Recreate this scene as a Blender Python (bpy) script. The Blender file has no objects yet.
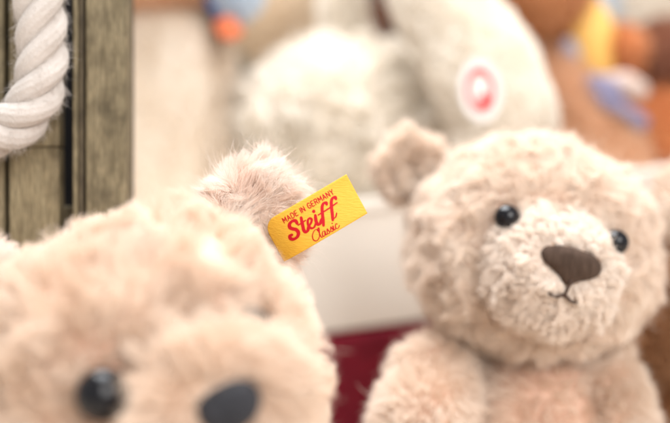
import bpy, bmesh, math, random
import numpy as np
from mathutils import Vector, Matrix, kdtree

rng = np.random.default_rng(11)
SC = bpy.context.scene
COL = SC.collection
R_ = math.radians
CAMZ = 0.20
FOCUS = 0.383

# ------------------------------------------------------------------ helpers
def P(px, py, d):
    """a point seen at pixel (px, py) of the 670 px wide photograph, d metres away"""
    k = 0.6 * d / 670.0
    return np.array([(px - 335.0) * k, d, CAMZ + (211.5 - py) * k])

def mm(px, d):
    return px * 0.6 * d / 670.0

def frame(yaw, pitch, roll):
    """columns: viewer's right, forward (out of the face), up"""
    y, p, r = R_(yaw), R_(pitch), R_(roll)
    f = np.array([math.sin(y), -math.cos(y), 0.0]); x = np.array([math.cos(y), math.sin(y), 0.0]); u = np.array([0, 0, 1.0])
    f2 = math.cos(p) * f - math.sin(p) * u; u2 = math.cos(p) * u + math.sin(p) * f
    x3 = math.cos(r) * x - math.sin(r) * u2; u3 = math.sin(r) * x + math.cos(r) * u2
    return np.stack([x3, f2, u3], axis=1)

def vnoise(p, freq, seed, n=7):
    g = np.random.default_rng(seed)
    out = np.zeros((len(p), 3))
    for _ in range(n):
        w = g.normal(size=(3, 3)) * freq
        ph = g.uniform(0, 6.28, 3)
        out += np.sin(p @ w + ph)
    return out / math.sqrt(n)

def norm(v):
    return v / np.maximum(np.linalg.norm(v, axis=-1, keepdims=True), 1e-9)

def thing(name, label, cat, loc, group=None):
    o = bpy.data.objects.new(name, None); COL.objects.link(o)
    o.location = loc; o.empty_display_size = 0.02
    o['label'] = label; o['category'] = cat
    if group: o['group'] = group
    return o

def link(name, data, parent, label=None):
    o = bpy.data.objects.new(name, data); COL.objects.link(o)
    if parent is not None: o.parent = parent
    if label: o['label'] = label
    return o

def off(parent):
    v = np.zeros(3)
    while parent is not None:
        v += np.array(parent.location); parent = parent.parent
    return v

class Geo:
    def __init__(s, v, f): s.v = np.asarray(v, float); s.f = f

def mesh(name, geo, mat, parent=None, label=None, smooth=True):
    v = geo.v - off(parent)
    me = bpy.data.meshes.new(name)
    me.from_pydata([tuple(a) for a in v], [], [tuple(int(i) for i in f) for f in geo.f])
    me.update()
    if smooth: me.polygons.foreach_set('use_smooth', [True] * len(me.polygons))
    me.materials.append(mat)
    return link(name, me, parent, label)

def merge(*gs):
    v, f, n = [], [], 0
    for g in gs:
        v.append(g.v); f += [[i + n for i in q] for q in g.f]; n += len(g.v)
    return Geo(np.concatenate(v), f)

def ico(sub):
    bm = bmesh.new(); bmesh.ops.create_icosphere(bm, subdivisions=sub, radius=1)
    v = np.array([x.co[:] for x in bm.verts]); f = [[a.index for a in q.verts] for q in bm.faces]
    bm.free(); return v, f

ICO = {k: ico(k) for k in (3, 4, 5)}

def blob(C, R, rad, sub=4, fn=None, lump=0.0, lf=60, seed=1):
    v, f = ICO[sub]
    v = v.copy()
    if fn is not None: v = fn(v)
    q = v * np.array(rad)
    w = q @ np.asarray(R).T + C
    if lump: w = w + norm(w - C) * (vnoise(w, lf, seed)[:, :1] * lump)
    if np.linalg.det(np.asarray(R)) < 0: f = [q[::-1] for q in f]
    return Geo(w, f)

def sweep(pts, radii, nseg=20, caps=5, squash=1.0):
    pts = np.asarray(pts, float); n = len(pts); radii = np.asarray(radii, float)
    t = norm(np.gradient(pts, axis=0))
    P2, Rr, T = [], [], []
    for k in range(caps):                        # rounded start
        a = math.pi / 2 * k / caps
        P2.append(pts[0] - t[0] * radii[0] * math.cos(a)); Rr.append(radii[0] * max(math.sin(a), 0.02)); T.append(t[0])
    for k in range(n): P2.append(pts[k]); Rr.append(radii[k]); T.append(t[k])
    for k in range(caps - 1, -1, -1):
        a = math.pi / 2 * k / caps
        P2.append(pts[-1] + t[-1] * radii[-1] * math.cos(a)); Rr.append(radii[-1] * max(math.sin(a), 0.02)); T.append(t[-1])
    ref = np.array([0, 0, 1.0]) if abs(T[0][2]) < 0.9 else np.array([1.0, 0, 0])
    nrm = norm(np.cross(T[0], ref)); V, F = [], []
    for k in range(len(P2)):
        nrm = norm(nrm - T[k] * (nrm @ T[k])); b = np.cross(T[k], nrm)
        for j in range(nseg):
            a = 2 * math.pi * j / nseg
            V.append(P2[k] + Rr[k] * (math.cos(a) * nrm + math.sin(a) * b * squash))
    m = len(P2)
    for k in range(m - 1):
        for j in range(nseg):
            F.append([k * nseg + j, k * nseg + (j + 1) % nseg, (k + 1) * nseg + (j + 1) % nseg, (k + 1) * nseg + j])
    F.append(list(range(nseg))[::-1]); F.append([(m - 1) * nseg + j for j in range(nseg)])
    return Geo(V, F)

def cat(ctrl, n):
    """Catmull-Rom through the control points"""
    c = np.asarray(ctrl, float); c = np.vstack([2 * c[0] - c[1], c, 2 * c[-1] - c[-2]])
    out = []; segs = len(c) - 3
    for i in range(n):
        s = i / (n - 1) * segs; k = min(int(s), segs - 1); t = s - k
        a, b, d, e = c[k], c[k + 1], c[k + 2], c[k + 3]
        out.append(0.5 * (2 * b + (d - a) * t + (2 * a - 5 * b + 4 * d - e) * t * t + (-a + 3 * b - 3 * d + e) * t ** 3))
    return np.array(out)

def box(c, R, h, bev=0.0015):
    bm = bmesh.new(); bmesh.ops.create_cube(bm, size=2)
    for v in bm.verts: v.co = Vector((v.co.x * h[0], v.co.y * h[1], v.co.z * h[2]))
    if bev: bmesh.ops.bevel(bm, geom=list(bm.edges), offset=bev, segments=3, profile=0.5, affect='EDGES')
    V = np.array([v.co[:] for v in bm.verts]) @ np.asarray(R).T + c
    bm.verts.index_update(); F = [[v.index for v in q.verts] for q in bm.faces]; bm.free()
    return Geo(V, F)

# ------------------------------------------------------------------ fur
def sample(geo, n, g):
    tris = []
    for q in geo.f:
        for k in range(1, len(q) - 1): tris.append((q[0], q[k], q[k + 1]))
    tris = np.array(tris); v = geo.v
    a, b, c = v[tris[:, 0]], v[tris[:, 1]], v[tris[:, 2]]
    cr = np.cross(b - a, c - a); ar = np.linalg.norm(cr, axis=1)
    vn = np.zeros_like(v)
    for k in range(3): np.add.at(vn, tris[:, k], cr)
    vn = norm(vn)
    pick = g.choice(len(tris), n, p=ar / ar.sum())
    r1, r2 = np.sqrt(g.random(n)), g.random(n)
    w = np.stack([1 - r1, r1 * (1 - r2), r1 * r2], 1)
    tp = tris[pick]
    p = (v[tp] * w[:, :, None]).sum(1); nn = norm((vn[tp] * w[:, :, None]).sum(1))
    return p, nn

def fur(parent, geo, mat, n, length, radius, K=6, comb=None, bend=0.5, nfreq=250, namp=0.6, clump=40, cl=0.6,
        curl=0.0, cturns=1.5, lvar=0.35, stray=0.04, droop=0.0, keep=None, lenfn=None, seed=1, name='fur', wob=0.12, maxlen=9.0):
    g = np.random.default_rng(seed)
    p, nn = sample(geo, n, g)
    if keep is not None:
        m = keep(p, nn); p, nn = p[m], nn[m]
    n = len(p)
    if n == 0: return
    L = length * (1 + lvar * g.normal(size=n) * 0.6).clip(0.4, 1.8)
    L *= 1 + 0.18 * vnoise(p, nfreq * 0.7, seed + 5)[:, 0]
    if lenfn is not None: L *= lenfn(p, nn)
    c = comb(p, nn) if comb is not None else np.zeros((n, 3))
    c = c + vnoise(p, nfreq, seed + 9) * namp + g.normal(size=(n, 3)) * 0.22
    c = c - nn * (c * nn).sum(1, keepdims=True)
    c /= np.maximum(1, np.linalg.norm(c, axis=1, keepdims=True) / 1.15)
    st = g.random(n) < stray
    c[st] += g.normal(size=(st.sum(), 3)) * 0.7
    L[st] *= 1.12
    d0 = norm(nn + bend * 0.4 * c); d1 = c * bend
    t = np.linspace(0, 1, K)[None, :, None]
    q = p[:, None, :] + L[:, None, None] * (d0[:, None, :] * t * 0.85 + d1[:, None, :] * t * t * 0.6)
    if droop: q[:, :, 2] -= (L[:, None] * droop * t[:, :, 0] ** 2)
    q += (vnoise(q.reshape(-1, 3), 1.4 / length, seed + 3, 5).reshape(q.shape)) * (t * length * wob)
    M = max(8, n // clump)
    ci = g.choice(np.flatnonzero(~st), min(M, int((~st).sum())), replace=False); M = len(ci)
    kd = kdtree.KDTree(M)
    for k, i in enumerate(ci): kd.insert(p[i], k)
    kd.balance()
    near = np.array([kd.find(a)[1] for a in p])
    tgt = q[ci][near]
    s = cl * (0.5 + 0.7 * g.random(n)); s[st] *= 0.15
    s = s.clip(0, 0.92)
    w = (t ** 1.1) * s[:, None, None]
    q = q + (tgt - q) * w
    if curl:
        b1 = norm(np.cross(nn, g.normal(size=(n, 3)))); b2 = np.cross(nn, b1)
        ph = g.uniform(0, 6.28, n)[:, None] + g.choice([-1, 1], n)[:, None] * t[:, :, 0] * 6.283 * cturns * (0.7 + 0.6 * g.random(n))[:, None]
        amp = curl * np.minimum(t * 2.2, 1)
        q += amp * (np.cos(ph)[:, :, None] * b1[:, None, :] + np.sin(ph)[:, :, None] * b2[:, None, :])
    ok = np.linalg.norm(q[:, -1] - q[:, 0], axis=1) < maxlen * length
    q = q[ok]; n = len(q)
    q -= off(parent)
    cu = bpy.data.hair_curves.new(name)
    cu.add_curves([K] * n)
    cu.attributes['position'].data.foreach_set('vector', q.astype(np.float32).ravel())
    rad = radius * (1 - 0.75 * np.linspace(0, 1, K) ** 1.6)[None, :] * (0.7 + 0.6 * g.random(n))[:, None]
    cu.points.foreach_set('radius', rad.astype(np.float32).ravel())
    cu.materials.append(mat)
    return link(name, cu, parent)

# ------------------------------------------------------------------ materials
def newmat(name):
    m = bpy.data.materials.new(name); m.use_nodes = True
    nt = m.node_tree; nt.nodes.clear()
    o = nt.nodes.new('ShaderNodeOutputMaterial')
    return m, nt, o

def N(nt, t, **kw):
    n = nt.nodes.new(t)
    for k, v in kw.items():
        if hasattr(n, k): setattr(n, k, v)
        else: n.inputs[k].default_value = v
    return n

def c4(c): return (c[0], c[1], c[2], 1)

def fur_mat(name, ca, cb, trans=0.3, nscale=60):
    m, nt, o = newmat(name); L = nt.links.new
    tc = N(nt, 'ShaderNodeTexCoord'); hi = N(nt, 'ShaderNodeHairInfo')
    no = N(nt, 'ShaderNodeTexNoise', Scale=nscale, Detail=3.0)
    L(tc.outputs['Object'], no.inputs['Vector'])
    ad = N(nt, 'ShaderNodeMath', operation='ADD'); L(no.outputs['Fac'], ad.inputs[0]); 
    sc = N(nt, 'ShaderNodeMath', operation='MULTIPLY_ADD'); sc.inputs[1].default_value = 0.7; sc.inputs[2].default_value = -0.35
    L(hi.outputs['Random'], sc.inputs[0]); L(sc.outputs[0], ad.inputs[1])
    mx = N(nt, 'ShaderNodeMix', data_type='RGBA')
    mx.inputs['A'].default_value = c4(ca); mx.inputs['B'].default_value = c4(cb)
    mr = N(nt, 'ShaderNodeMapRange'); mr.inputs['From Min'].default_value = 0.2; mr.inputs['From Max'].default_value = 0.8
    L(ad.outputs[0], mr.inputs['Value']); L(mr.outputs['Result'], mx.inputs['Factor'])
    df = N(nt, 'ShaderNodeBsdfDiffuse'); tr = N(nt, 'ShaderNodeBsdfTranslucent')
    L(mx.outputs['Result'], df.inputs['Color']); L(mx.outputs['Result'], tr.inputs['Color'])
    a = N(nt, 'ShaderNodeMixShader'); a.inputs[0].default_value = trans
    L(df.outputs[0], a.inputs[1]); L(tr.outputs[0], a.inputs[2])
    gl = N(nt, 'ShaderNodeBsdfGlossy', Roughness=0.45)
    b = N(nt, 'ShaderNodeMixShader'); b.inputs[0].default_value = 0.04
    L(a.outputs[0], b.inputs[1]); L(gl.outputs[0], b.inputs[2]); L(b.outputs[0], o.inputs['Surface'])
    return m

def pmat(name, col, rough=0.6, col2=None, scale=80, bump=0.0, bscale=300, spec=0.4, sheen=0.0, stretch=None, coat=0.0, detail=4):
    m, nt, o = newmat(name); L = nt.links.new
    b = N(nt, 'ShaderNodeBsdfPrincipled')
    b.inputs['Roughness'].default_value = rough; b.inputs['Specular IOR Level'].default_value = spec
    b.inputs['Sheen Weight'].default_value = sheen; b.inputs['Coat Weight'].default_value = coat
    tc = N(nt, 'ShaderNodeTexCoord'); mp = N(nt, 'ShaderNodeMapping')
    L(tc.outputs['Object'], mp.inputs['Vector'])
    if stretch: mp.inputs['Scale'].default_value = stretch
    no = N(nt, 'ShaderNodeTexNoise', Scale=scale, Detail=float(detail)); L(mp.outputs[0], no.inputs['Vector'])
    mx = N(nt, 'ShaderNodeMix', data_type='RGBA'); mx.inputs['A'].default_value = c4(col); mx.inputs['B'].default_value = c4(col2 or col)
    mr = N(nt, 'ShaderNodeMapRange'); mr.inputs['From Min'].default_value = 0.3; mr.inputs['From Max'].default_value = 0.7
    L(no.outputs['Fac'], mr.inputs['Value']); L(mr.outputs['Result'], mx.inputs['Factor'])
    L(mx.outputs['Result'], b.inputs['Base Color'])
    if bump:
        n2 = N(nt, 'ShaderNodeTexNoise', Scale=bscale, Detail=3.0); L(mp.outputs[0], n2.inputs['Vector'])
        bp = N(nt, 'ShaderNodeBump', Strength=bump, Distance=0.0006); L(n2.outputs['Fac'], bp.inputs['Height'])
        L(bp.outputs[0], b.inputs['Normal'])
    L(b.outputs[0], o.inputs['Surface'])
    return m

def wood_mat(name, seed, ca, cb, cc):
    m, nt, o = newmat(name); L = nt.links.new
    b = N(nt, 'ShaderNodeBsdfPrincipled'); b.inputs['Roughness'].default_value = 0.65; b.inputs['Specular IOR Level'].default_value = 0.3
    tc = N(nt, 'ShaderNodeTexCoord'); mp = N(nt, 'ShaderNodeMapping'); L(tc.outputs['Object'], mp.inputs['Vector'])
    mp.inputs['Location'].default_value = (seed * 1.7, seed * 0.9, seed * 2.3)
    mp.inputs['Scale'].default_value = (1, 1, 0.10)
    n1 = N(nt, 'ShaderNodeTexNoise', Scale=420.0, Detail=6.0, Distortion=1.6); L(mp.outputs[0], n1.inputs['Vector'])
    n2 = N(nt, 'ShaderNodeTexNoise', Scale=90.0, Detail=3.0); L(tc.outputs['Object'], n2.inputs['Vector'])
    n3 = N(nt, 'ShaderNodeTexNoise', Scale=2200.0, Detail=2.0); L(mp.outputs[0], n3.inputs['Vector'])
    r1 = N(nt, 'ShaderNodeValToRGB'); e = r1.color_ramp.elements
    e[0].position = 0.32; e[0].color = c4(ca); e[1].position = 0.68; e[1].color = c4(cb)
    L(n1.outputs['Fac'], r1.inputs[0])
    mx = N(nt, 'ShaderNodeMix', data_type='RGBA'); mx.inputs['B'].default_value = c4(cc); L(r1.outputs[0], mx.inputs['A'])
    mr = N(nt, 'ShaderNodeMapRange'); mr.inputs['From Min'].default_value = 0.45; mr.inputs['From Max'].default_value = 0.75; mr.inputs['To Max'].default_value = 0.95
    L(n2.outputs['Fac'], mr.inputs['Value']); L(mr.outputs['Result'], mx.inputs['Factor'])
    m2 = N(nt, 'ShaderNodeMix', data_type='RGBA', blend_type='MULTIPLY'); L(mx.outputs['Result'], m2.inputs['A'])
    r3 = N(nt, 'ShaderNodeMapRange'); r3.inputs['From Min'].default_value = 0.3; r3.inputs['From Max'].default_value = 0.7; r3.inputs['To Min'].default_value = 0.55; r3.inputs['To Max'].default_value = 1.15
    L(n3.outputs['Fac'], r3.inputs['Value']); L(r3.outputs['Result'], m2.inputs['B']); m2.inputs['Factor'].default_value = 0.8
    L(m2.outputs['Result'], b.inputs['Base Color'])
    bp = N(nt, 'ShaderNodeBump', Strength=0.5, Distance=0.0005); L(n1.outputs['Fac'], bp.inputs['Height']); L(bp.outputs[0], b.inputs['Normal'])
    L(b.outputs[0], o.inputs['Surface']); return m

def weave_mat(name, col):
    m, nt, o = newmat(name); L = nt.links.new
    b = N(nt, 'ShaderNodeBsdfPrincipled'); b.inputs['Roughness'].default_value = 0.5; b.inputs['Specular IOR Level'].default_value = 0.25
    tc = N(nt, 'ShaderNodeTexCoord')
    nv_ = N(nt, 'ShaderNodeTexNoise', Scale=260.0, Detail=6.0); mxv = N(nt, 'ShaderNodeMix', data_type='RGBA')
    mxv.inputs['A'].default_value = c4((col[0] * 0.95, col[1] * 0.90, col[2] * 0.9)); mxv.inputs['B'].default_value = c4((col[0], col[1] * 1.08, col[2] * 1.3))
    L(tc.outputs['Object'], nv_.inputs['Vector']); L(nv_.outputs['Fac'], mxv.inputs['Factor']); L(mxv.outputs['Result'], b.inputs['Base Color'])
    w = N(nt, 'ShaderNodeTexNoise', Scale=1500.0, Detail=2.0); mp = N(nt, 'ShaderNodeMapping')
    mp.inputs['Rotation'].default_value = (0, R_(30.4), 0); mp.inputs['Scale'].default_value = (0.25, 1, 1.6)
    L(tc.outputs['Object'], mp.inputs['Vector']); L(mp.outputs[0], w.inputs['Vector'])
    bp = N(nt, 'ShaderNodeBump', Strength=0.6, Distance=0.0004); L(w.outputs['Fac'], bp.inputs['Height']); L(bp.outputs[0], b.inputs['Normal'])
    tr = N(nt, 'ShaderNodeBsdfTranslucent'); tr.inputs['Color'].default_value = c4(col)
    a = N(nt, 'ShaderNodeMixShader'); a.inputs[0].default_value = 0.15
    L(b.outputs[0], a.inputs[1]); L(tr.outputs[0], a.inputs[2]); L(a.outputs[0], o.inputs['Surface'])
    return m

FUR_FRONT = fur_mat('front_fur', (0.83, 0.667, 0.53), (0.925, 0.812, 0.70), 0.32, 75)
FUR_EAR = fur_mat('ear_fur', (0.89, 0.72, 0.62), (0.97, 0.91, 0.85), 0.33, 90)
FUR_BEIGE = fur_mat('beige_fur', (0.895, 0.760, 0.645), (0.948, 0.860, 0.765), 0.33, 60)
FUR_MUZZLE = fur_mat('muzzle_fur', (0.90, 0.79, 0.69), (0.95, 0.88, 0.81), 0.3, 90)
SKIN = pmat('backing_cloth', (0.66, 0.43, 0.33), 0.9, (0.74, 0.52, 0.40), 60)
SKIN_M = pmat('muzzle_backing', (0.72, 0.54, 0.41), 0.9, (0.78, 0.60, 0.47), 60)
EYE = pmat('black_eye_plastic', (0.004, 0.004, 0.006), 0.07, spec=0.35)
NOSE_B = pmat('brown_thread', (0.046, 0.027, 0.018), 0.8, (0.078, 0.048, 0.034), 500, 0.4, 1500, spec=0.15, sheen=0.05, stretch=(1, 1, 0.25))
NOSE_K = pmat('black_thread', (0.012, 0.012, 0.015), 0.7, (0.03, 0.03, 0.036), 400, 0.4, 1200, spec=0.25, sheen=0.1)
MOUTH = pmat('mouth_thread', (0.055, 0.030, 0.020), 0.8)
YEL = weave_mat('yellow_ribbon', (0.88, 0.50, 0.05))
RED = pmat('red_print', (0.50, 0.006, 0.014), 0.6, spec=0.2)
def plushpair(name, ca, cb): return fur_mat(name + '_fur', ca, cb, 0.3, 35), pmat(name + '_backing', tuple(x * 0.85 for x in ca), 0.9)
CREAM = plushpair('cream', (0.92, 0.83, 0.72), (0.96, 0.90, 0.82))
WHITE = plushpair('white', (0.95, 0.89, 0.80), (0.98, 0.945, 0.885))
GOLD = plushpair('golden', (0.60, 0.29, 0.13), (0.68, 0.37, 0.19))
BUFF = plushpair('buff', (0.78, 0.52, 0.34), (0.84, 0.60, 0.42))
BUFFP = plushpair('tan', (0.82, 0.69, 0.53), (0.88, 0.77, 0.62))
BROWN = plushpair('brown', (0.30, 0.125, 0.075), (0.38, 0.17, 0.10))
ORANGE = plushpair('orange_brown', (0.66, 0.28, 0.11), (0.74, 0.36, 0.17))
DKGOLD = plushpair('dark_golden', (0.38, 0.185, 0.085), (0.50, 0.27, 0.14))
BLUEP = plushpair('pale_blue', (0.70, 0.79, 0.88), (0.80, 0.86, 0.92))

# ------------------------------------------------------------------ setting
SHELF = pmat('red_shelf_cloth', (0.13, 0.006, 0.015), 0.9, (0.20, 0.010, 0.022), 120, 0.3, 900, spec=0.15, sheen=0.1)
PALE = pmat('pale_bounce_wood', (0.58, 0.49, 0.40), 0.6, (0.64, 0.55, 0.45), 8, stretch=(0.2, 3, 1))  # unseen shelf, made pale to bounce neutral fill under the chins
m = mesh('shelf', box(np.array([0, 0.55, -0.02]), np.eye(3), (1.1, 0.62, 0.02), 0.004), PALE, None, smooth=False); m['kind'] = 'structure'
BACK = pmat('backdrop_cloth', (0.12, 0.10, 0.07), 0.9, (0.16, 0.13, 0.095), 6)
m = mesh('backdrop', box(np.array([0, 1.19, 0.40]), np.eye(3), (1.3, 0.02, 0.44), 0.003), BACK, None, smooth=False); m['kind'] = 'structure'

# red draped step with a white wooden box on it
def rot(yaw, tilt):
    y, t = R_(yaw), R_(tilt)
    Rz = np.array([[math.cos(y), -math.sin(y), 0], [math.sin(y), math.cos(y), 0], [0, 0, 1]])
    Ry = np.array([[math.cos(t), 0, -math.sin(t)], [0, 1, 0], [math.sin(t), 0, math.cos(t)]])
    return Rz @ Ry
SR = rot(14, 6)
cb = P(362, 331, 0.62)
step_c = cb + SR @ np.array([0.02, 0.10, -0.0695])
t = thing('display_step', 'dark red cloth covered step underneath the cream box', 'display step', (step_c[0], step_c[1], 0))
g = box(step_c, SR, (0.30, 0.098, 0.070), 0.008)
mesh('core', g, SHELF, t)
# cloth skirt with soft folds on the front
gx, gz = 160, 24; V = []; F = []
for j in range(gz + 1):
    for i in range(gx + 1):
        x = -0.302 + 0.604 * i / gx; z = 0.0695 - 0.16 * j / gz
        a = j / gz
        y = -0.101 - 0.006 * a * (1 + math.sin(x * 95 + 1.5 * math.sin(x * 31))) - 0.002 * a * math.sin(x * 210)
        V.append(step_c + SR @ np.array([x, y, z]))
for j in range(gz):
    for i in range(gx):
        k = j * (gx + 1) + i; F.append([k, k + 1, k + gx + 2, k + gx + 1])
o = mesh('cloth_drape', Geo(V, F), SHELF, t); sm = o.modifiers.new('Solidify', 'SOLIDIFY'); sm.thickness = 0.0012
WHITEW = pmat('cream_painted_wood', (0.79, 0.72, 0.63), 0.55, (0.83, 0.77, 0.69), 25, 0.15, 200, stretch=(0.3, 1, 1))
box_c = cb + SR @ np.array([0.02, 0.095, 0.0335])
bt = thing('wooden_box', 'cream painted box standing on the dark red step', 'box', tuple(box_c - np.array([0, 0, 0.032])))
for sy in (-1, 1):
    mesh('side_panel', box(box_c + SR @ np.array([0, sy * 0.092, 0]), SR, (0.28, 0.004, 0.032), 0.0015), WHITEW, bt, smooth=False)
for sx in (-1, 1):
    mesh('end_panel', box(box_c + SR @ np.array([sx * 0.275, 0, 0]), SR, (0.005, 0.0878, 0.032), 0.0015), WHITEW, bt, smooth=False)
mesh('lid', box(box_c + SR @ np.array([0, 0, 0.0355]), SR, (0.283, 0.098, 0.0035), 0.0015), WHITEW, bt, smooth=False)

# ------------------------------------------------------------------ bears
def headfn(v):
    v = v.copy(); s = 1 + 0.06 * np.clip(-v[:, 2], -0.4, 1.0)
    v[:, 0] *= s; v[:, 2] = np.where(v[:, 2] > 0, v[:, 2] * 0.97, v[:, 2])
    return v

def headfn_flat(v):
    a = (np.abs(v) ** 2.4).sum(1) ** (1 / 2.4)
    w = v / a[:, None] * 0.985; w[:, 0] *= 1 + 0.03 * np.clip(-w[:, 2], -0.6, 1.0)
    return w

def inside(C, R, rad, p, grow=1.0):
    q = (p - C) @ R / (np.array(rad) * grow)
    return (q * q).sum(1) < 1

def nose_geo(C, R, mc, mr, outline, cx, cz, h, ridge, rp, lift=0.0008):
    """thread nose stitched over the front of the muzzle ellipsoid; outline in local x/up metres"""
    nth, nr = 220, 46
    o = cat(outline + [outline[0]], nth + 1)[:-1]
    V, F = [], []
    for i in range(nr + 1):
        s = i / nr
        for j in range(nth):
            x, z = cx + o[j][0] * s, cz + o[j][1] * s
            e = max(1 - ((x - mc[0]) / mr[0]) ** 2 - ((z - mc[2]) / mr[2]) ** 2, 0.02)
            f = mc[1] + mr[1] * math.sqrt(e)
            hh = h * math.sqrt(max(1 - s ** 4, 0)) + lift - (0.004 if s == 1 else 0)
            hh += ridge * math.sin(x / rp * 6.283 + 0.8 * math.sin(z * 900)) * (1 - s ** 6)
            V.append(C + R @ np.array([x, f + hh, z]))
    for i in range(nr):
        for j in range(nth):
            F.append([i * nth + j, i * nth + (j + 1) % nth, (i + 1) * nth + (j + 1) % nth, (i + 1) * nth + j])
    return Geo(V, F)

def eye(parent, c, fwd, r):
    v, f = ICO[4]
    g = Geo(v * r + c, f)
    return mesh('eye', g, EYE, parent)

# ---------- the sharp-ish bear on the right
C2 = P(531.5, 247, 0.487); R2 = frame(3, 0, 13.5)
HR2 = (0.0512, 0.049, 0.0450)
b2 = thing('teddy_bear', 'pale beige teddy bear with brown stitched nose, sitting right of the yellow tag', 'teddy bear',
           (C2[0], C2[1] + 0.02, 0.0), 'beige teddy bears')
def loc2(x, f, u): return C2 + R2 @ np.array([x, f, u])
mc2 = (0.000, 0.0425, -0.0085); mr2 = (0.0245, 0.0235, 0.0232)
head2 = blob(C2, R2, HR2, 5, lambda v: headfn(v) * np.array([0.985, 1, 1]), 0.0012, 90, 3)
h = mesh('head', head2, SKIN, b2)
eyes2 = [loc2(-0.0230, 0.0472, 0.0080), loc2(0.0212, 0.0475, 0.0085)]
muz2c = loc2(*mc2)
def keep_head2(p, nn):
    k = np.ones(len(p), bool)
    for e in eyes2: k &= np.linalg.norm(p - e, axis=1) > 0.0062
    k &= ~inside(muz2c, R2, mr2, p, 0.97)
    return k
def comb_head2(p, nn):
    q = norm(p - loc2(0, 0.05, 0.0)); return 0.25 * q + 0.2 * R2[:, 2] * -1
def len_head2(p, nn):
    d = np.min([np.linalg.norm(p - e, axis=1) for e in eyes2], axis=0)
    d2 = np.linalg.norm(p - muz2c, axis=1)
    return np.clip(0.35 + (d - 0.006) / 0.014, 0.35, 1) * np.clip(0.5 + (d2 - 0.024) / 0.02, 0.45, 1)
fur(h, head2, FUR_BEIGE, 215000, 0.0064, 0.000078, 7, comb_head2, 0.8, 340, 0.9, 26, 0.44, 0.0004, 1.4, wob=0.2, keep=keep_head2, lenfn=len_head2, seed=21)
muz2 = blob(muz2c, R2, mr2, 4, None, 0.0006, 200, 4)
mz = mesh('muzzle', muz2, SKIN_M, b2)
NO2 = [(-0.01248, 0.00196), (-0.01073, 0.00451), (-0.00468, 0.00612), (0.00101, 0.00604), (0.00760, 0.00533), (0.01162, 0.00255), (0.01154, -0.00137), (0.00819, -0.00392), (0.00370, -0.00568), (0.00019, -0.00804), (-0.00253, -0.00725), (-0.00663, -0.00372), (-0.01073, -0.00137)]
ncx, ncz = 0.0015, -0.0042
poly2 = cat(NO2 + [NO2[0]], 60) + np.array([ncx, ncz])
def in_poly(x, z, poly):
    r = np.zeros(len(x), bool); j = len(poly) - 1
    for i in range(len(poly)):
        xi, zi, xj, zj = poly[i][0], poly[i][1], poly[j][0], poly[j][1]
        c = ((zi > z) != (zj > z)) & (x < (xj - xi) * (z - zi) / (zj - zi + 1e-12) + xi); r ^= c; j = i
    return r
def keep_muz2(p, nn):
    q = (p - C2) @ R2
    k = ~(in_poly(q[:, 0], q[:, 2], poly2 * 1.0) & (q[:, 1] > mc2[1]))
    k &= ~inside(C2, R2, HR2, p, 0.96)
    for e in eyes2: k &= np.linalg.norm(p - e, axis=1) > 0.0058
    return k
def len_muz2(p, nn):
    q = (p - C2) @ R2
    d = np.sqrt(((q[:, None, [0, 2]] - poly2[None]) ** 2).sum(2)).min(1)
    mouth = np.array([(0.0012, -0.0125), (0.0006, -0.0165), (-0.0028, -0.0182), (-0.0060, -0.0176), (0.0040, -0.0188), (0.0072, -0.0186)])
    d2 = np.sqrt(((q[:, None, [0, 2]] - mouth[None]) ** 2).sum(2)).min(1)
    return np.where(q[:, 1] > mc2[1], np.clip(0.4 + d / 0.006, 0.45, 1) * np.clip(0.15 + d2 / 0.004, 0.2, 1), 1)
fur(mz, muz2, FUR_MUZZLE, 46000, 0.0046, 0.000095, 12, lambda p, n: 0.4 * norm(p - loc2(0, 0.07, -0.004)), 0.6, 500, 0.8, 26, 0.7, 0.0007, 2.2,
    keep=keep_muz2, lenfn=len_muz2, seed=31, wob=0.2)
mesh('nose', nose_geo(C2, R2, mc2, mr2, NO2, ncx, ncz, 0.0024, 0.00022, 0.0013, 0.0014), NOSE_B, b2)
def msurf(x, z, lift=0.0035):
    e = max(1 - ((x - mc2[0]) / mr2[0]) ** 2 - ((z - mc2[2]) / mr2[2]) ** 2, 0.02)
    return loc2(x, mc2[1] + mr2[1] * math.sqrt(e) + lift, z)
ms = []
for c in ([(0.0015, -0.0105), (0.0010, -0.0135), (0.0006, -0.0168)], [(0.0006, -0.0160), (-0.0022, -0.0174), (-0.0050, -0.0170)], [(0.0006, -0.0160), (0.0036, -0.0178), (0.0068, -0.0178)]):
    q = cat(c, 12); ms.append(sweep([msurf(a[0], a[1]) for a in q], [0.0006] * 12, 8, 3))
mesh('mouth_stitch', merge(*ms), MOUTH, b2)
for e in eyes2: eye(b2, e, R2[:, 1], 0.0052)
# ears: cupped pads
def ear_geo(C, R, rad, seed):
    def fn(v):
        v = v.copy(); r2 = v[:, 0] ** 2 + v[:, 2] ** 2
        v[:, 1] = np.where(v[:, 1] > 0, v[:, 1] * (0.45 + 0.6 * r2), v[:, 1]) ; return v
    return blob(C, R, rad, 4, fn, 0.0008, 150, seed)
for c, Rr, rad, sd in ((P(410, 170, 0.505), frame(-8, 4, -28), (0.0122, 0.007, 0.0140), 41), (P(688, 202, 0.512), frame(38, 4, 40), (0.0140, 0.008, 0.0150), 42)):
    gE = ear_geo(c, Rr, rad, sd); e = mesh('ear', gE, SKIN, b2)
    fur(e, gE, FUR_BEIGE, 26000, 0.0066, 0.000080, 7, lambda p, n, c=c: 0.9 * norm(p - c), 0.85, 300, 1.0, 40, 0.72, 0.0003, 1.2, wob=0.2,
        keep=lambda p, n: ~inside(C2, R2, HR2, p, 0.98), seed=sd)
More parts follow.
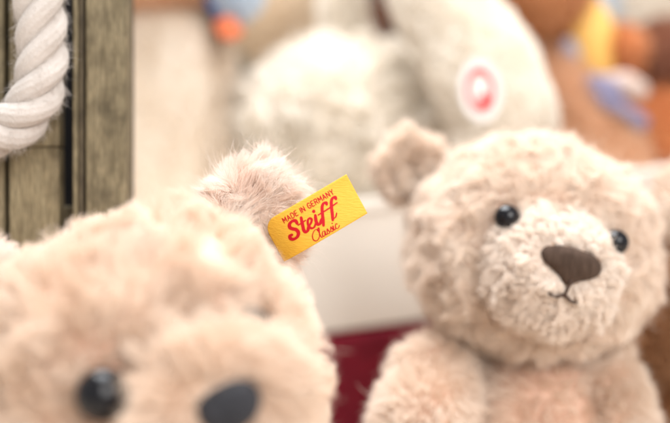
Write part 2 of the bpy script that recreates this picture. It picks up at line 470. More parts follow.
# torso, arms, legs
def furry(parent, name, geo, pair, n, length, rad, seed, comb=None, **kw):
    o = mesh(name, geo, pair[1], parent)
    fur(o, geo, pair[0], n, length, rad, 5, comb, kw.pop('bend', 0.6), kw.pop('nfreq', 160), kw.pop('namp', 0.7), kw.pop('clump', 40), kw.pop('cl', 0.6), seed=seed, **kw)
    return o
BE = (FUR_BEIGE, SKIN)
down = lambda p, n: np.tile(np.array([0, 0, -0.7]), (len(p), 1))
T2 = C2 + np.array([0.004, 0.014, -0.100])
tor2 = blob(T2, frame(6, 0, 0), (0.050, 0.056, 0.058), 4, None, 0.001, 80, 6)
furry(b2, 'torso', tor2, BE, 60000, 0.0075, 0.00009, 51, down, cl=0.42)
a1 = sweep(cat([P(432, 376, 0.475), P(427, 414, 0.462), P(424, 470, 0.452), P(430, 530, 0.44)], 16), np.interp(np.linspace(0, 1, 16), [0, 0.3, 0.7, 1], [0.0140, 0.0180, 0.0175, 0.016]), 28)
furry(b2, 'arm', a1, BE, 45000, 0.0075, 0.00009, 52, down, cl=0.42)
a2 = sweep(cat([P(600, 374, 0.49), P(603, 414, 0.476), P(606, 470, 0.465), P(598, 530, 0.45)], 16), np.interp(np.linspace(0, 1, 16), [0, 0.3, 0.7, 1], [0.0135, 0.0168, 0.0165, 0.015]), 28)
furry(b2, 'arm', a2, BE, 45000, 0.0075, 0.00009, 53, down, cl=0.42)
for sx in (-1, 1):
    lg = sweep(cat([T2 + np.array([sx * 0.03, -0.02, -0.048]), T2 + np.array([sx * 0.045, -0.05, -0.056]), T2 + np.array([sx * 0.055, -0.085, -0.060])], 12), np.interp(np.linspace(0, 1, 12), [0, 1], [0.019, 0.0225]), 24)
    furry(b2, 'leg', lg, BE, 9000, 0.0075, 0.0002, 54 + sx, down)

# ---------- the blurred bear in front, its ear carrying the tag
C1 = P(141, 381, 0.337); R1 = frame(24, -8, -20)
HR1 = (0.0465, 0.046, 0.0450)
b1 = thing('teddy_bear', 'blurred pale pinkish teddy bear close in front, with a yellow tag in its ear', 'teddy bear',
           (C1[0], C1[1], 0.0), 'beige teddy bears')
def loc1(x, f, u): return C1 + R1 @ np.array([x, f, u])
mc1 = (0.002, 0.041, -0.010); mr1 = (0.0255, 0.0240, 0.0215)
head1 = blob(C1, R1, HR1, 5, headfn_flat, 0.0014, 90, 8)
h = mesh('head', head1, SKIN, b1)
eyes1 = [loc1(-0.0215, 0.0475, 0.0055), loc1(0.0240, 0.0455, 0.006)]
muz1c = loc1(*mc1)
def keep_head1(p, nn):
    k = np.ones(len(p), bool)
    k &= np.linalg.norm(p - eyes1[0], axis=1) > 0.0082
    k &= np.linalg.norm(p - eyes1[1], axis=1) > 0.0056
    k &= ~inside(muz1c, R1, mr1, p, 0.97)
    return k
def comb_head1(p, nn):
    q = norm(p - loc1(0, 0.05, 0.0)); return 0.6 * q + np.array([0.1, 0, -0.1])
def len_head1(p, nn):
    d = np.linalg.norm(p - eyes1[0], axis=1); d2 = np.linalg.norm(p - muz1c, axis=1)
    return np.clip(0.25 + (d - 0.007) / 0.02, 0.2, 1) * np.clip(0.6 + (d2 - 0.02) / 0.03, 0.65, 1)
fur(h, head1, FUR_FRONT, 125000, 0.0098, 0.000085, 7, comb_head1, 0.9, 250, 0.9, 46, 0.58, 0.0004, 1.0, wob=0.22, keep=keep_head1, lenfn=len_head1, seed=61, stray=0.004, lvar=0.15, maxlen=1.22)
muz1 = blob(muz1c, R1, mr1, 4, None, 0.0007, 160, 9)
mz = mesh('muzzle', muz1, SKIN_M, b1)
NO1 = [(0.97 * a_, 0.97 * b_) for a_, b_ in [(-0.0090, 0.0010), (-0.0074, 0.0044), (-0.0038, 0.0060), (0.0, 0.0063), (0.0038, 0.0060), (0.0074, 0.0044), (0.0090, 0.0010), (0.0076, -0.0030), (0.0040, -0.0055), (0.0, -0.0062), (-0.0040, -0.0055), (-0.0076, -0.0030)]]
n1x, n1z = 0.0035, -0.0088
poly1 = cat(NO1 + [NO1[0]], 50) + np.array([n1x, n1z])
def keep_muz1(p, nn):
    q = (p - C1) @ R1
    return (np.linalg.norm(p - eyes1[0], axis=1) > 0.0125) & ~(in_poly(q[:, 0], q[:, 2], poly1) & (q[:, 1] > mc1[1])) & ~inside(C1, R1, HR1, p, 0.95)
def len_muz1(p, nn):
    q = (p - C1) @ R1
    d = np.sqrt(((q[:, None, [0, 2]] - poly1[None]) ** 2).sum(2)).min(1)
    return np.where(q[:, 1] > mc1[1], np.clip(0.35 + d / 0.008, 0.4, 1), 1)
fur(mz, muz1, FUR_FRONT, 40000, 0.0085, 0.000095, 6, lambda p, n: 0.6 * norm(p - loc1(0, 0.07, -0.004)), 0.7, 260, 0.7, 40, 0.6, 0.0003, keep=keep_muz1, lenfn=len_muz1, seed=62)
mesh('nose', nose_geo(C1, R1, mc1, mr1, NO1, n1x, n1z, 0.003, 0.00012, 0.0012, 0.0015), NOSE_K, b1)
for e, r_ in zip(eyes1, (0.0070, 0.0050)): eye(b1, e + R1[:, 1] * (0.001 if r_ > 0.005 else -0.0005), R1[:, 1], r_)
T1 = np.array([C1[0] - 0.01, C1[1] + 0.015, 0.060])
tor1 = blob(T1, np.eye(3), (0.046, 0.040, 0.052), 4, None, 0.001, 80, 6)
furry(b1, 'torso', tor1, BE, 12000, 0.010, 0.0002, 63, down)
for sx in (-1, 1):
    ar = sweep(cat([T1 + np.array([sx * 0.040, -0.01, 0.03]), T1 + np.array([sx * 0.056, -0.03, 0.0]), T1 + np.array([sx * 0.060, -0.05, -0.03])], 12), [0.017] * 12, 20)
    furry(b1, 'arm', ar, BE, 6000, 0.010, 0.0002, 64 + sx, down)
    lg = sweep(cat([T1 + np.array([sx * 0.03, -0.02, -0.035]), T1 + np.array([sx * 0.045, -0.05, -0.038]), T1 + np.array([sx * 0.055, -0.08, -0.038])], 12), [0.0185] * 12, 20)
    furry(b1, 'leg', lg, BE, 6000, 0.010, 0.0002, 67 + sx, down)
# the sharp ear
EC = P(252, 222, 0.395); ER = frame(24, -8, 16)
ear1 = ear_geo(EC, ER, (0.0160, 0.0070, 0.0190), 71)
e = mesh('ear', ear1, SKIN, b1)
def comb_ear(p, nn):
    q = norm(p - (EC + ER @ np.array([-0.006, 0, -0.014])))
    sw = np.cross(q, ER[:, 1]); return 0.75 * q + 0.35 * sw
fur(e, ear1, FUR_EAR, 36000, 0.0072, 0.000055, 8, comb_ear, 0.9, 300, 1.0, 26, 0.70, 0.0003, 1.0, seed=72, stray=0.10, wob=0.2,
    keep=lambda p, n: ~inside(C1, R1, HR1, p, 0.98))
EC0 = P(-32, 298, 0.345)
ear0 = ear_geo(EC0, frame(10, -5, -50), (0.0160, 0.0085, 0.0180), 74)
e = mesh('ear', ear0, SKIN, b1)
fur(e, ear0, FUR_EAR, 14000, 0.0095, 0.00009, 6, lambda p, n: 0.8 * norm(p - EC0), 0.8, 260, 0.8, 34, 0.6, seed=75, stray=0.005, lvar=0.15)

# ------------------------------------------------------------------ the tag
TD = 0.3795
kpx = 0.6 * TD / 670.0
BR = P(367.4, 213.3, TD)
eu = norm(np.array([0.862, -0.02, 0.506])); ev = np.array([-0.475, -0.03, 0.88]); ev = norm(ev)
en = norm(np.cross(ev, eu))
if en[1] > 0: en = -en                              # towards the camera
UL, VW, CR = -97.0, 44.4, 13.0
def tagpt(u, v, lift=0.0):
    """u from UL (fold) to 0 (cut end), v 0..VW in photo pixels; a slight bow along its length"""
    s = (u - UL) / -UL
    bow = 0.0032 * math.sin(s * math.pi) * 0.6 - 0.003 * max(0, 0.28 - s) ** 2 / 0.0784 + 0.0006 * math.sin(v / VW * 3.0 + s * 2)
    return BR + (eu * u + ev * v) * kpx + en * (bow + lift)
nu, nv = 90, 28; V = []; F = []
def vmax(u):
    a = u - UL
    return VW - (CR - math.sqrt(max(CR * CR - (CR - a) ** 2, 0))) * 1.0 if a < CR else VW
for layer in (0, 1):
    for i in range(nu + 1):
        u = UL * (1 - i / nu) if True else 0
        for j in range(nv + 1):
            v = vmax(u) * j / nv
            close = 0.0011 * min(1, (u - UL) / 6.0) ** 0.5 if u > UL else 0
            V.append(tagpt(u if layer == 0 else u - 0.0, v, 0.0 if layer == 0 else -close - 0.00005))
n1 = (nu + 1) * (nv + 1)
for layer in (0, 1):
    for i in range(nu):
        for j in range(nv):
            k = layer * n1 + i * (nv + 1) + j; q = [k, k + nv + 1, k + nv + 2, k + 1]
            F.append(q if layer == 0 else q[::-1])
tag = mesh('ear_tag', Geo(V, F), YEL, b1, 'yellow ribbon tag with red lettering')
sm = tag.modifiers.new('Solidify', 'SOLIDIFY'); sm.thickness = 0.00022; sm.offset = 0
LT = []
def stroke(ctrl, w, u0, v0, su=1.0, sv=1.0, taper=0.0, slant=0.0, n=None):
    ctrl = [(a, b) for a, b in ctrl]
    n = n or max(4, 7 * len(ctrl))
    c = cat(ctrl, n) if len(ctrl) > 2 else np.array([np.array(ctrl[0]) * (1 - i / (n - 1)) + np.array(ctrl[1]) * i / (n - 1) for i in range(n)])
    c = np.stack([u0 + (c[:, 0] + slant * c[:, 1]) * su, v0 + c[:, 1] * sv], 1)
    t = np.gradient(c, axis=0); t = norm(t); nr = np.stack([-t[:, 1], t[:, 0]], 1)
    V, F = [], []
    # thickness follows a broad pen: heavier on downstrokes
    for i in range(n):
        s = i / (n - 1)
        ww = w * (1 - taper * (1 - abs(t[i][1]))) * (0.75 + 0.25 * min(1, 6 * min(s, 1 - s) + 0.3))
        for sg in (-1, 1):
            q = c[i] + nr[i] * ww * 0.5 * sg; V.append(tagpt(q[0], q[1], 0.00019))
    for i in range(n - 1): F.append([2 * i, 2 * i + 1, 2 * i + 3, 2 * i + 2])
    # round ends
    for i, sg in ((0, -1), (n - 1, 1)):
        base = len(V); s0 = w * 0.38
        V.append(tagpt(c[i][0], c[i][1], 0.00019))
        for k in range(13):
            a = 2 * math.pi * k / 12; V.append(tagpt(c[i][0] + s0 * math.cos(a), c[i][1] + s0 * math.sin(a), 0.000185 if sg < 0 else 0.000195))
        for k in range(12): F.append([base, base + 1 + k, base + 2 + k])
    LT.append(Geo(V, F))
def dot(x, y, r, u0, v0):
    V = [tagpt(u0 + x, v0 + y, 0.00019)]; F = []
    for k in range(17): a = 2 * math.pi * k / 16; V.append(tagpt(u0 + x + r * math.cos(a), v0 + y + r * math.sin(a), 0.00019))
    for k in range(16): F.append([0, 1 + k, 2 + k])
    LT.append(Geo(V, F))
GL = {'M': [[(0, 0), (0, 5)], [(0, 5), (1.5, 1.6)], [(1.5, 1.6), (3, 5)], [(3, 5), (3, 0)]], 'A': [[(0, 0), (1.4, 5)], [(1.4, 5), (2.8, 0)], [(0.6, 1.7), (2.2, 1.7)]],
      'D': [[(0, 0), (0, 5)], [(0, 5), (1.3, 5), (2.5, 3.9), (2.6, 2.5), (2.5, 1.1), (1.3, 0), (0, 0)]], 'E': [[(0, 0), (0, 5)], [(0, 5), (2.1, 5)], [(0, 2.6), (1.8, 2.6)], [(0, 0), (2.2, 0)]],
      'I': [[(0, 0), (0, 5)]], 'N': [[(0, 0), (0, 5)], [(0, 5), (2.6, 0)], [(2.6, 0), (2.6, 5)]], 'G': [[(2.6, 4.2), (1.7, 5.0), (0.6, 4.6), (0, 2.6), (0.5, 0.5), (1.6, 0), (2.6, 0.6)], [(2.6, 0.5), (2.6, 2.3)], [(2.6, 2.3), (1.5, 2.3)]],
      'R': [[(0, 0), (0, 5)], [(0, 5), (1.5, 5), (2.3, 4.3), (2.2, 3.1), (1.4, 2.5), (0, 2.5)], [(1.2, 2.5), (2.5, 0)]], 'Y': [[(0, 5), (1.35, 2.4)], [(2.7, 5), (1.35, 2.4)], [(1.35, 2.4), (1.35, 0)]]}
GW = {'M': 3, 'A': 2.8, 'D': 2.6, 'E': 2.2, 'I': 0, 'N': 2.6, 'G': 2.6, 'R': 2.5, 'Y': 2.7, ' ': 1.0}
x = 0.0; txt = 'MADE IN GERMANY'
tot = sum(GW[c] + 1.25 for c in txt); k0 = 59.0 / tot
for ch in txt:
    for st in GL.get(ch, []): stroke(st, 0.95, -77.5 + x, 33.6, k0, 1.06, n=4 if len(st) == 2 else None)
    x += (GW[ch] + 1.25) * k0
u0, v0 = -80.5, 14.6
S = dict(u0=u0, v0=v0, su=1.04, sv=1.0, taper=0.3)
stroke([(13.6, 12.4), (13.4, 15.4), (10.6, 16.8), (6.8, 15.6), (5.6, 12.6), (7.4, 10.0), (10.0, 7.4), (10.4, 3.6), (7.6, 0.8), (3.4, 0.6), (1.0, 2.8), (1.8, 5.4), (3.8, 5.2)], 3.8, **S)
stroke([(19.6, 15.4), (17.4, 8), (16.2, 3.0), (17.2, 0.6), (19.6, 1.2), (21.4, 3.6)], 3.5, **S)
stroke([(13.8, 10.4), (17.6, 10.4), (22.0, 10.9)], 1.9, **S)
stroke([(21.4, 3.6), (25.4, 5.8), (27.6, 8.4), (26.4, 10.6), (24.0, 9.6), (22.2, 5.4), (23.2, 1.4), (26.2, 0.6), (29.6, 3.4)], 2.5, **S)
stroke([(32.6, 10.2), (30.6, 4.6), (30.8, 1.2), (33.0, 0.7), (35.6, 3.4)], 3.4, **S)
dot(34.4, 14.4, 1.7, u0, v0)
stroke([(35.0, 3.2), (37.2, 5.0)], 1.8, **S)
for dx in (0, 10.2):
    stroke([(35.0 + dx, -2.6), (37.4 + dx, 3.0), (39.8 + dx, 9.2), (42.2 + dx, 14.0), (44.8 + dx, 16.2), (47.2 + dx, 15.6), (47.2 + dx, 13.8)], 3.3, **S)
stroke([(35.4, 9.0), (46, 9.2), (56.5, 10.0)], 2.1, **S)
stroke([(46.6, -2.0), (49.4, -1.2), (51.6, 1.4)], 1.6, **S)
u0, v0 = -61.0, 2.2
S = dict(u0=u0, v0=v0, su=1.02, sv=1.0, taper=0.45)
stroke([(9, 8.0), (8.8, 10), (6, 9.9), (2.4, 6.8), (1.2, 2.6), (3.2, 0.1), (6, 0.8), (8.2, 2.6)], 1.2, **S)
stroke([(8, 2.4), (10.8, 8), (11.3, 10.2), (10, 9.4), (9.2, 3), (9.6, 0.3), (11.2, 0.9)], 1.1, **S)
stroke([(15.0, 4.4), (13, 4.9), (11.3, 2.5), (11.6, 0.4), (13.2, 0.7), (15.1, 4.6), (14.4, 1), (15.2, 0.2), (16.4, 1.4)], 1.1, **S)
for dx in (0, 4):
    stroke([(16 + dx, 1), (18.1 + dx, 5.0), (18.3 + dx, 3.2), (18.9 + dx, 1.3), (17.7 + dx, 0.1), (16.5 + dx, 0.5)], 1.1, **S)
stroke([(22.5, 1), (24.4, 4.8), (23.7, 1.2), (24.3, 0.2), (25.6, 1.2)], 1.1, **S)
dot(25.4, 7.2, 0.7, u0, v0)
stroke([(29, 4.0), (27.8, 4.9), (26.2, 3), (26.0, 1), (27.2, 0.1), (28.8, 0.6), (30.2, 2)], 1.1, **S)
mesh('lettering', merge(*LT), RED, tag, smooth=False)

# ------------------------------------------------------------------ wooden crate with a rope handle
WD = 0.425
woods = [wood_mat('weathered_wood_%s' % c, i + 1, *cols) for i, (c, cols) in enumerate({
    'olive': ((0.178, 0.136, 0.074), (0.333, 0.270, 0.161), (0.115, 0.086, 0.046)), 'grey': ((0.161, 0.127, 0.071), (0.305, 0.247, 0.149), (0.103, 0.081, 0.046)),
    'dark': ((0.081, 0.061, 0.037), (0.161, 0.124, 0.075), (0.052, 0.039, 0.025))}.items())]
cr = thing('wooden_crate', 'weathered grey brown slatted crate with a thick white rope handle', 'crate', tuple(P(40, 211, WD) * np.array([1, 1, 0])))
def slat(px0, px1, py0, py1, d, th, mat):
    a, b = P(px0, py0, d), P(px1, py1, d)
    c = (a + b) / 2; h = np.abs(b - a) / 2
    mesh('slat', box(c + np.array([0, th, 0]), np.eye(3), (h[0], th, h[2]), 0.0007), mat, cr, smooth=False)
zb = 540
slat(85.5, 126.5, -160, zb, WD, 0.005, woods[1])
slat(78.5, 83.6, -160, zb, WD + 0.002, 0.004, woods[2]); slat(72.5, 77.6, -160, zb, WD + 0.001, 0.005, woods[1])
slat(9, 58.5, -160, 146.5, WD + 0.002, 0.005, woods[0]); slat(9, 58.5, 147.1, zb, WD + 0.0026, 0.005, woods[0])
slat(-60, 4.0, -160, zb, WD + 0.003, 0.005, woods[1])
a, b = P(-60, 206, WD + 0.016), P(127, 226, WD + 0.016)
mesh('batten', box((a + b) / 2 + np.array([0, 0.005, 0]), np.eye(3), (abs(b - a)[0] / 2, 0.004, abs(b - a)[2] / 2), 0.0008), woods[1], cr, smooth=False)
DARK = pmat('slat_gap_shade', (0.012, 0.012, 0.018), 0.9, (0.02, 0.018, 0.02), 60)  # near-black colour stands in for the shade behind the slat gaps
a, b = P(-60, -160, WD + 0.045), P(126, zb, WD + 0.045)
mesh('back_panel', box((a + b) / 2 + np.array([0, 0.003, 0]), np.eye(3), (abs(b - a)[0] / 2, 0.003, abs(b - a)[2] / 2), 0.0006), DARK, cr, smooth=False)
a, b = P(121, -160, WD + 0.028), P(126, zb, WD + 0.028)
mesh('side_panel', box((a + b) / 2, np.eye(3), (0.0015, 0.0155, abs(b - a)[2] / 2), 0.0006), woods[2], cr, smooth=False)
# rope
ROPE = pmat('white_cotton_rope', (0.53, 0.48, 0.44), 0.85, (0.61, 0.56, 0.52), 120, 0.5, 900, spec=0.15, sheen=0.2)
rd = 0.411
path = cat([P(34, -130, rd + 0.012), P(37, -70, rd + 0.004), P(38, -20, rd), P(41, 25, rd), P(42, 65, rd), P(36, 97, rd - 0.001), P(19, 121, rd - 0.002), P(-10, 134, rd - 0.002), P(-50, 138, rd), P(-100, 128, rd + 0.006)], 260)
seg = np.linalg.norm(np.diff(path, axis=0), axis=1); sl = np.concatenate([[0], np.cumsum(seg)])
tt = norm(np.gradient(path, axis=0)); Rr = mm(25.5, rd); sr = 0.50 * Rr; hr = 0.52 * Rr; pitch = mm(104, rd)
nrm = norm(np.cross(tt[0], [0, 1.0, 0])); fr = []
for k in range(len(path)):
    nrm = norm(nrm - tt[k] * (nrm @ tt[k])); fr.append((nrm.copy(), np.cross(tt[k], nrm)))
gs = []
for s_ in range(3):
    cl_ = []
    for k in range(len(path)):
        a = 2 * math.pi * (s_ / 3 + sl[k] / pitch)
        cl_.append(path[k] + hr * (math.cos(a) * fr[k][0] + math.sin(a) * fr[k][1]))
    cl_ = np.array(cl_); g = sweep(cl_, [sr] * len(cl_), 64, 4)
    # yarns: fine grooves twisting along each strand
    V = g.v.reshape(-1, 64, 3); cen = V.mean(1, keepdims=True)
    for k in range(4, len(V) - 4):
        ph = np.arange(64) / 64 * 6.283 * 11 - sl[min(k - 4, len(sl) - 1)] / pitch * 6.283 * 5.0
        V[k] = cen[k] + (V[k] - cen[k]) * (1 + 0.02 * np.sin(ph))[:, None]
    g.v = V.reshape(-1, 3); gs.append(g)
rope_geo = merge(*gs)
rp = mesh('rope_handle', rope_geo, ROPE, cr, 'thick twisted white rope handle')
ROPEF = fur_mat('rope_fibre', (0.65, 0.60, 0.56), (0.75, 0.70, 0.66), 0.4, 60)
fur(rp, rope_geo, ROPEF, 9000, 0.0024, 0.000030, 6, lambda p, n: 0.8 * norm(np.array([0.3, 0, -1.0]))[None, :] * np.ones((len(p), 1)), 1.2, 500, 1.0, 6, 0.3, 0.0003, seed=81, stray=0.1, name='loose_fibres')

# ------------------------------------------------------------------ plush toys behind
def arc(pts, radii, n=16, seg=24): return sweep(cat(pts, n), np.interp(np.linspace(0, 1, n), np.linspace(0, 1, len(radii)), radii), seg)
SOFT = dict(nfreq=110, clump=20, cl=0.3, bend=0.35, stray=0.01)
FAR = 0.00022
# upright cream toy beside the crate
d = 0.69
t = thing('plush_toy', 'tall cream plush toy sitting upright right beside the wooden crate', 'plush toy', tuple(P(182, 250, d)), 'pale plush toys behind the bears')
furry(t, 'torso', blob(P(178, 125, d), np.eye(3), (mm(54, d), 0.040, mm(150, d)), 4, None, 0.001), CREAM, 30000, 0.005, FAR, 101, down, **SOFT)
furry(t, 'head', blob(P(176, -62, d - 0.01), np.eye(3), (mm(88, d), 0.050, mm(76, d)), 4, None, 0.001), (BUFF[0], BUFF[1]), 14000, 0.008, FAR, 102, None, **SOFT)
furry(t, 'arm', arc([P(212, 30, d - 0.01), P(217, 100, d - 0.015), P(220, 165, d - 0.02)], [mm(14, d), mm(15, d), mm(14, d)]), CREAM, 8000, 0.007, FAR, 103, down, **SOFT)
# small blue bird hanging in between
d = 0.66
t = thing('plush_bird', 'small pale blue plush bird with orange beak above the cream toy', 'plush toy', tuple(P(236, -10, d)))
furry(t, 'body', blob(P(238, -9, d), frame(0, 0, 10), (mm(23, d), 0.016, mm(28, d)), 4), BLUEP, 5000, 0.004, FAR, 111, None, **SOFT)
BLUE = pmat('dark_blue_felt', (0.05, 0.09, 0.22), 0.9, (0.07, 0.12, 0.28), 200, 0.4, 800)
OFELT = pmat('orange_felt', (0.80, 0.20, 0.09), 0.9, (0.84, 0.25, 0.12), 200, 0.4, 800)
mesh('wing', blob(P(216, 3, d), frame(-30, 0, -25), (0.004, 0.010, mm(22, d)), 3), BLUE, t)
mesh('beak', merge(arc([P(221, 26, d - 0.004), P(228, 32, d - 0.008), P(236, 31, d - 0.006)], [mm(8, d), mm(9, d), mm(7, d)]), blob(P(228, 24, d - 0.006), frame(0, 0, 0), (mm(10, d), 0.008, mm(8, d)), 3)), OFELT, t)
# rounded white backed animal lying on the box
d = 0.70
t = thing('plush_toy', 'cream plush toy lying with its rounded white back directly behind the yellow tag', 'plush toy', tuple(P(345, 225, d)), 'pale plush toys behind the bears')
furry(t, 'body', blob(P(350, 140, d), frame(0, 0, -4), (mm(108, d), 0.060, mm(92, d)), 4, None, 0.002), WHITE, 30000, 0.012, 0.00028, 121, None, nfreq=140, clump=60, cl=0.65, bend=0.7)
furry(t, 'rump', blob(P(288, 118, d - 0.01), frame(0, 0, 18), (mm(46, d), 0.050, mm(48, d)), 4, None, 0.002), WHITE, 14000, 0.012, 0.00028, 122, None, nfreq=140, clump=60, cl=0.65, bend=0.7)
furry(t, 'ear', arc([P(346, 70, d + 0.01), P(343, 20, d + 0.01), P(340, -30, d + 0.01)], [mm(24, d), mm(20, d), mm(17, d)]), WHITE, 9000, 0.006, FAR, 123, None, **SOFT)
# tan toy far back
d = 0.95
t = thing('plush_toy', 'blurred tan plush toy far back, above the lying white backed toy', 'plush toy', tuple(P(290, 100, d)), 'pale plush toys behind the bears')
furry(t, 'body', blob(P(286, 0, d), np.eye(3), (mm(66, d), 0.05, mm(64, d)), 4), BUFFP, 14000, 0.009, FAR, 126, None, **SOFT)
furry(t, 'head', blob(P(282, -90, d), np.eye(3), (mm(48, d), 0.05, mm(46, d)), 4), BUFFP, 7000, 0.009, FAR, 127, None, **SOFT)
# dark plush shape added to stand in for a shaded gap
d = 0.86
t = thing('plush_toy', 'added dark brown plush shape filling the shaded gap behind the upright white ear', 'plush toy', tuple(P(378, 80, d)))
furry(t, 'body', blob(P(378, 10, d), np.eye(3), (mm(22, d), 0.025, mm(48, d)), 4), (fur_mat('gap_shade_fur', (0.10, 0.08, 0.065), (0.16, 0.13, 0.11)), BROWN[1]), 6000, 0.006, FAR, 131, None, **SOFT)
furry(t, 'head', blob(P(380, -60, d), np.eye(3), (mm(34, d), 0.03, mm(32, d)), 4), BROWN, 5000, 0.006, FAR, 132, None, **SOFT)
# big white toy: leg hanging down with a round paper tag
d = 0.63
t = thing('plush_toy', 'big white plush toy with one thick leg and a round red and white tag', 'plush toy', tuple(P(450, 150, d)), 'pale plush toys behind the bears')
furry(t, 'torso', blob(P(436, -128, d + 0.04), np.eye(3), (mm(64, d), 0.042, mm(86, d)), 4), WHITE, 9000, 0.008, FAR, 141, down, **SOFT)
furry(t, 'leg', arc([P(422, -40, d), P(452, 20, d - 0.005), P(484, 75, d - 0.015), P(503, 118, d - 0.02), P(500, 150, d - 0.02)], [mm(44, d), mm(44, d), mm(50, d), mm(46, d), mm(40, d)]), WHITE, 36000, 0.0045, 0.0002, 142, down, **SOFT)
PAPER = pmat('white_paper_tag', (0.82, 0.78, 0.74), 0.5); TRED = pmat('red_tag_print', (0.70, 0.08, 0.085), 0.5)
tR = frame(-20, 0, -8); tC = P(481, 90, 0.558)
def disc(C, R, rx, rz, f, th, n=48):
    V, F = [], []
    for s in (0, 1):
        for k in range(n):
            a = 2 * math.pi * k / n; V.append(C + R @ np.array([rx * math.cos(a), f + th * s, rz * math.sin(a)]))
    for k in range(n): F.append([k, (k + 1) % n, n + (k + 1) % n, n + k])
    F += [list(range(n)), list(range(2 * n - 1, n - 1, -1))]
    return Geo(V, F)
def ring(C, R, r0, r1, f, n=48, a0=0, a1=6.2832, sx=1.0, sz=1.0, cx=0, cz=0):
    V, F = [], []
    for k in range(n + 1):
        a = a0 + (a1 - a0) * k / n
        for r in (r0, r1): V.append(C + R @ np.array([cx + r * math.cos(a) * sx, f, cz + r * math.sin(a) * sz]))
    for k in range(n): F.append([2 * k, 2 * k + 1, 2 * k + 3, 2 * k + 2])
    return Geo(V, F)
rw, rh = mm(22, 0.558), mm(33, 0.558)
pt = mesh('round_tag', disc(tC, tR, rw, rh, 0, 0.0012), PAPER, t, 'round white paper tag with a red ring', smooth=False)
mesh('print', merge(ring(tC, tR, 0.48, 0.68, 0.0016, sx=rw, sz=rh), ring(tC, tR, 0.0, 0.20, 0.0016, sx=rw * 1.1, sz=rh * 0.9, cx=rw * 0.10, cz=-rh * 0.28)), TRED, pt, smooth=False)

# teddies at the upper right
d = 0.80
YV = pmat('yellow_vest_cloth', (0.80, 0.46, 0.11), 0.8, (0.84, 0.54, 0.17), 40, 0.4, 500)
GB = pmat('grey_blue_print', (0.33, 0.33, 0.42), 0.8)
t = thing('teddy_bear', 'golden brown teddy bear in a yellow vest at the upper right', 'teddy bear', tuple(P(560, 180, d)), 'brown teddy bears at the back')
furry(t, 'head', blob(P(528, 0, d - 0.02), np.eye(3), (mm(58, d), 0.05, mm(50, d)), 4), GOLD, 14000, 0.008, FAR, 151, None, **SOFT)
for sx, py in ((-1, -52), (1, -50)):
    furry(t, 'ear', blob(P(528 + sx * 44, py, d), np.eye(3), (mm(20, d), 0.012, mm(20, d)), 3), GOLD, 3000, 0.007, FAR, 152 + sx, None, **SOFT)
furry(t, 'torso', blob(P(560, 110, d + 0.02), np.eye(3), (mm(62, d), 0.045, mm(75, d)), 4), GOLD, 9000, 0.008, FAR, 155, None, **SOFT)
furry(t, 'arm', arc([P(540, 64, d - 0.03), P(562, 92, d - 0.05), P(590, 130, d - 0.06), P(616, 165, d - 0.065)], [mm(20, d), mm(25, d), mm(27, d), mm(25, d)]), BUFF, 14000, 0.007, FAR, 156, None, **SOFT)
v_ = mesh('vest', blob(P(588, 40, d - 0.03), frame(0, 0, -14), (mm(27, d), 0.022, mm(56, d)), 4, None, 0.0015, 60, 5), YV, t)
mesh('patch', blob(P(571, 54, d - 0.052), frame(-10, 0, -12), (mm(8, d), 0.002, mm(16, d)), 3), GB, v_)
d = 0.78
t = thing('teddy_bear', 'orange brown teddy bear with blue and white scarf at the right edge', 'teddy bear', tuple(P(655, 230, d)), 'brown teddy bears at the back')
furry(t, 'head', blob(P(670, 64, d + 0.01), np.eye(3), (mm(48, d), 0.04, mm(38, d)), 4), BROWN, 14000, 0.008, FAR, 161, None, **SOFT)
furry(t, 'muzzle', blob(P(622, 55, d - 0.01), np.eye(3), (mm(20, d), 0.022, mm(24, d)), 4), ORANGE, 4000, 0.006, FAR, 162, None, **SOFT)
furry(t, 'torso', blob(P(662, 155, d), np.eye(3), (mm(62, d), 0.048, mm(72, d)), 4), ORANGE, 16000, 0.008, FAR, 163, None, **SOFT)
SB = pmat('blue_scarf_knit', (0.11, 0.11, 0.21), 0.9, (0.28, 0.25, 0.33), 90, 0.5, 500)
SWH = pmat('white_scarf_knit', (0.50, 0.37, 0.31), 0.9, (0.58, 0.47, 0.42), 90, 0.5, 500)
s_ = mesh('scarf', merge(arc([P(592, 88, d - 0.045), P(608, 102, d - 0.055), P(626, 112, d - 0.06), P(640, 122, d - 0.058)], [mm(11, d), mm(10, d), mm(6, d), mm(8, d)]), arc([P(596, 86, d - 0.046), P(612, 92, d - 0.054)], [mm(12, d), mm(12, d)])), SB, t)
mesh('stripe', arc([P(610, 82, d - 0.050), P(624, 84, d - 0.054), P(638, 90, d - 0.052)], [mm(8, d), mm(12, d), mm(10, d)]), SWH, s_)
d = 0.98
t = thing('plush_toy', 'fluffy white plush toy at the top right, behind the brown bears', 'plush toy', tuple(P(640, 60, d)))
furry(t, 'body', blob(P(645, -28, d), np.eye(3), (mm(56, d), 0.05, mm(66, d)), 4), WHITE, 12000, 0.010, FAR, 171, None, **SOFT)
furry(t, 'ear', blob(P(600, -4, d - 0.02), frame(0, 0, -20), (mm(14, d), 0.015, mm(30, d)), 3), BLUEP, 3000, 0.006, FAR, 172, None, **SOFT)
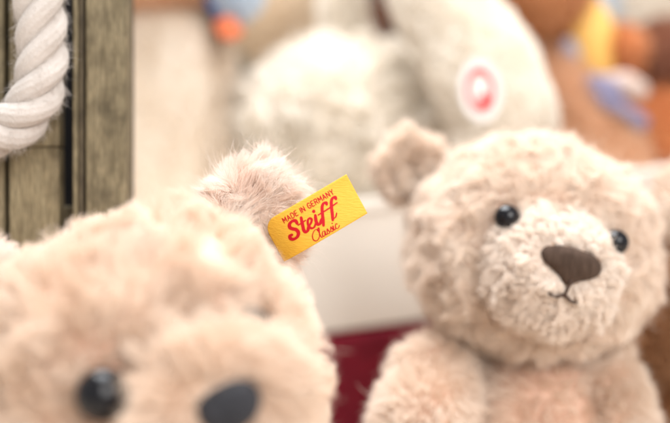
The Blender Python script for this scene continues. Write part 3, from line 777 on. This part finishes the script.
# golden brown teddy low at the right edge
d = 0.60
t = thing('teddy_bear', 'dark golden brown teddy bear half cut off at the lower right edge', 'teddy bear', (P(690, 300, d)[0], d, 0), 'brown teddy bears at the back')
furry(t, 'torso', blob(P(700, 345, d), np.eye(3), (mm(66, d), 0.045, mm(92, d)), 4), DKGOLD, 20000, 0.009, FAR, 181, down, **SOFT)
furry(t, 'arm', arc([P(668, 290, d - 0.02), P(656, 345, d - 0.03), P(650, 410, d - 0.035)], [mm(20, d), mm(23, d), mm(22, d)]), DKGOLD, 9000, 0.009, FAR, 182, down, **SOFT)
furry(t, 'head', blob(P(735, 225, d), np.eye(3), (mm(62, d), 0.05, mm(58, d)), 4), DKGOLD, 9000, 0.009, FAR, 183, None, **SOFT)

# ------------------------------------------------------------------ light, world, camera
w = bpy.data.worlds.new('World'); SC.world = w; w.use_nodes = True
bg = w.node_tree.nodes['Background']; bg.inputs['Color'].default_value = (1.0, 0.96, 0.93, 1); bg.inputs['Strength'].default_value = 0.74
def area(name, loc, tgt, sx, sy, power, col):
    l = bpy.data.lights.new(name, 'AREA'); l.shape = 'RECTANGLE'; l.size = sx; l.size_y = sy; l.energy = power; l.color = col
    o = bpy.data.objects.new(name, l); COL.objects.link(o); o.location = loc
    o.rotation_euler = (Vector(tgt) - Vector(loc)).to_track_quat('-Z', 'Y').to_euler()
    return o
area('overhead_lamp', (-0.16, 0.62, 1.15), (0.0, 0.70, 0.18), 0.9, 0.6, 26, (0.94, 0.97, 1.0))
area('front_fill_lamp', (0.62, -0.85, 0.85), (0.05, 0.50, 0.17), 0.9, 0.9, 23, (1.0, 0.975, 0.955))  # soft fill added from the right front; no window there

cam = bpy.data.cameras.new('Camera'); co = bpy.data.objects.new('Camera', cam); COL.objects.link(co)
co.location = (0, 0, CAMZ); co.rotation_euler = (R_(90), 0, 0)
cam.lens = 60; cam.sensor_width = 36; cam.clip_start = 0.01; cam.clip_end = 50
cam.dof.use_dof = True; cam.dof.focus_distance = FOCUS; cam.dof.aperture_fstop = 3.8; cam.dof.aperture_blades = 0
SC.camera = co
SC.render.engine = 'CYCLES'
cy = SC.cycles
cy.max_bounces = 10; cy.diffuse_bounces = 6; cy.glossy_bounces = 3; cy.transmission_bounces = 6; cy.transparent_max_bounces = 8
cy.use_denoising = True
try: cy.denoiser = 'OPENIMAGEDENOISE'
except Exception: pass
cy.caustics_reflective = False; cy.caustics_refractive = False
cy.sample_clamp_indirect = 8
vs = SC.view_settings; vs.view_transform = 'Standard'; vs.look = 'None'; vs.exposure = 0.0; vs.gamma = 1.0
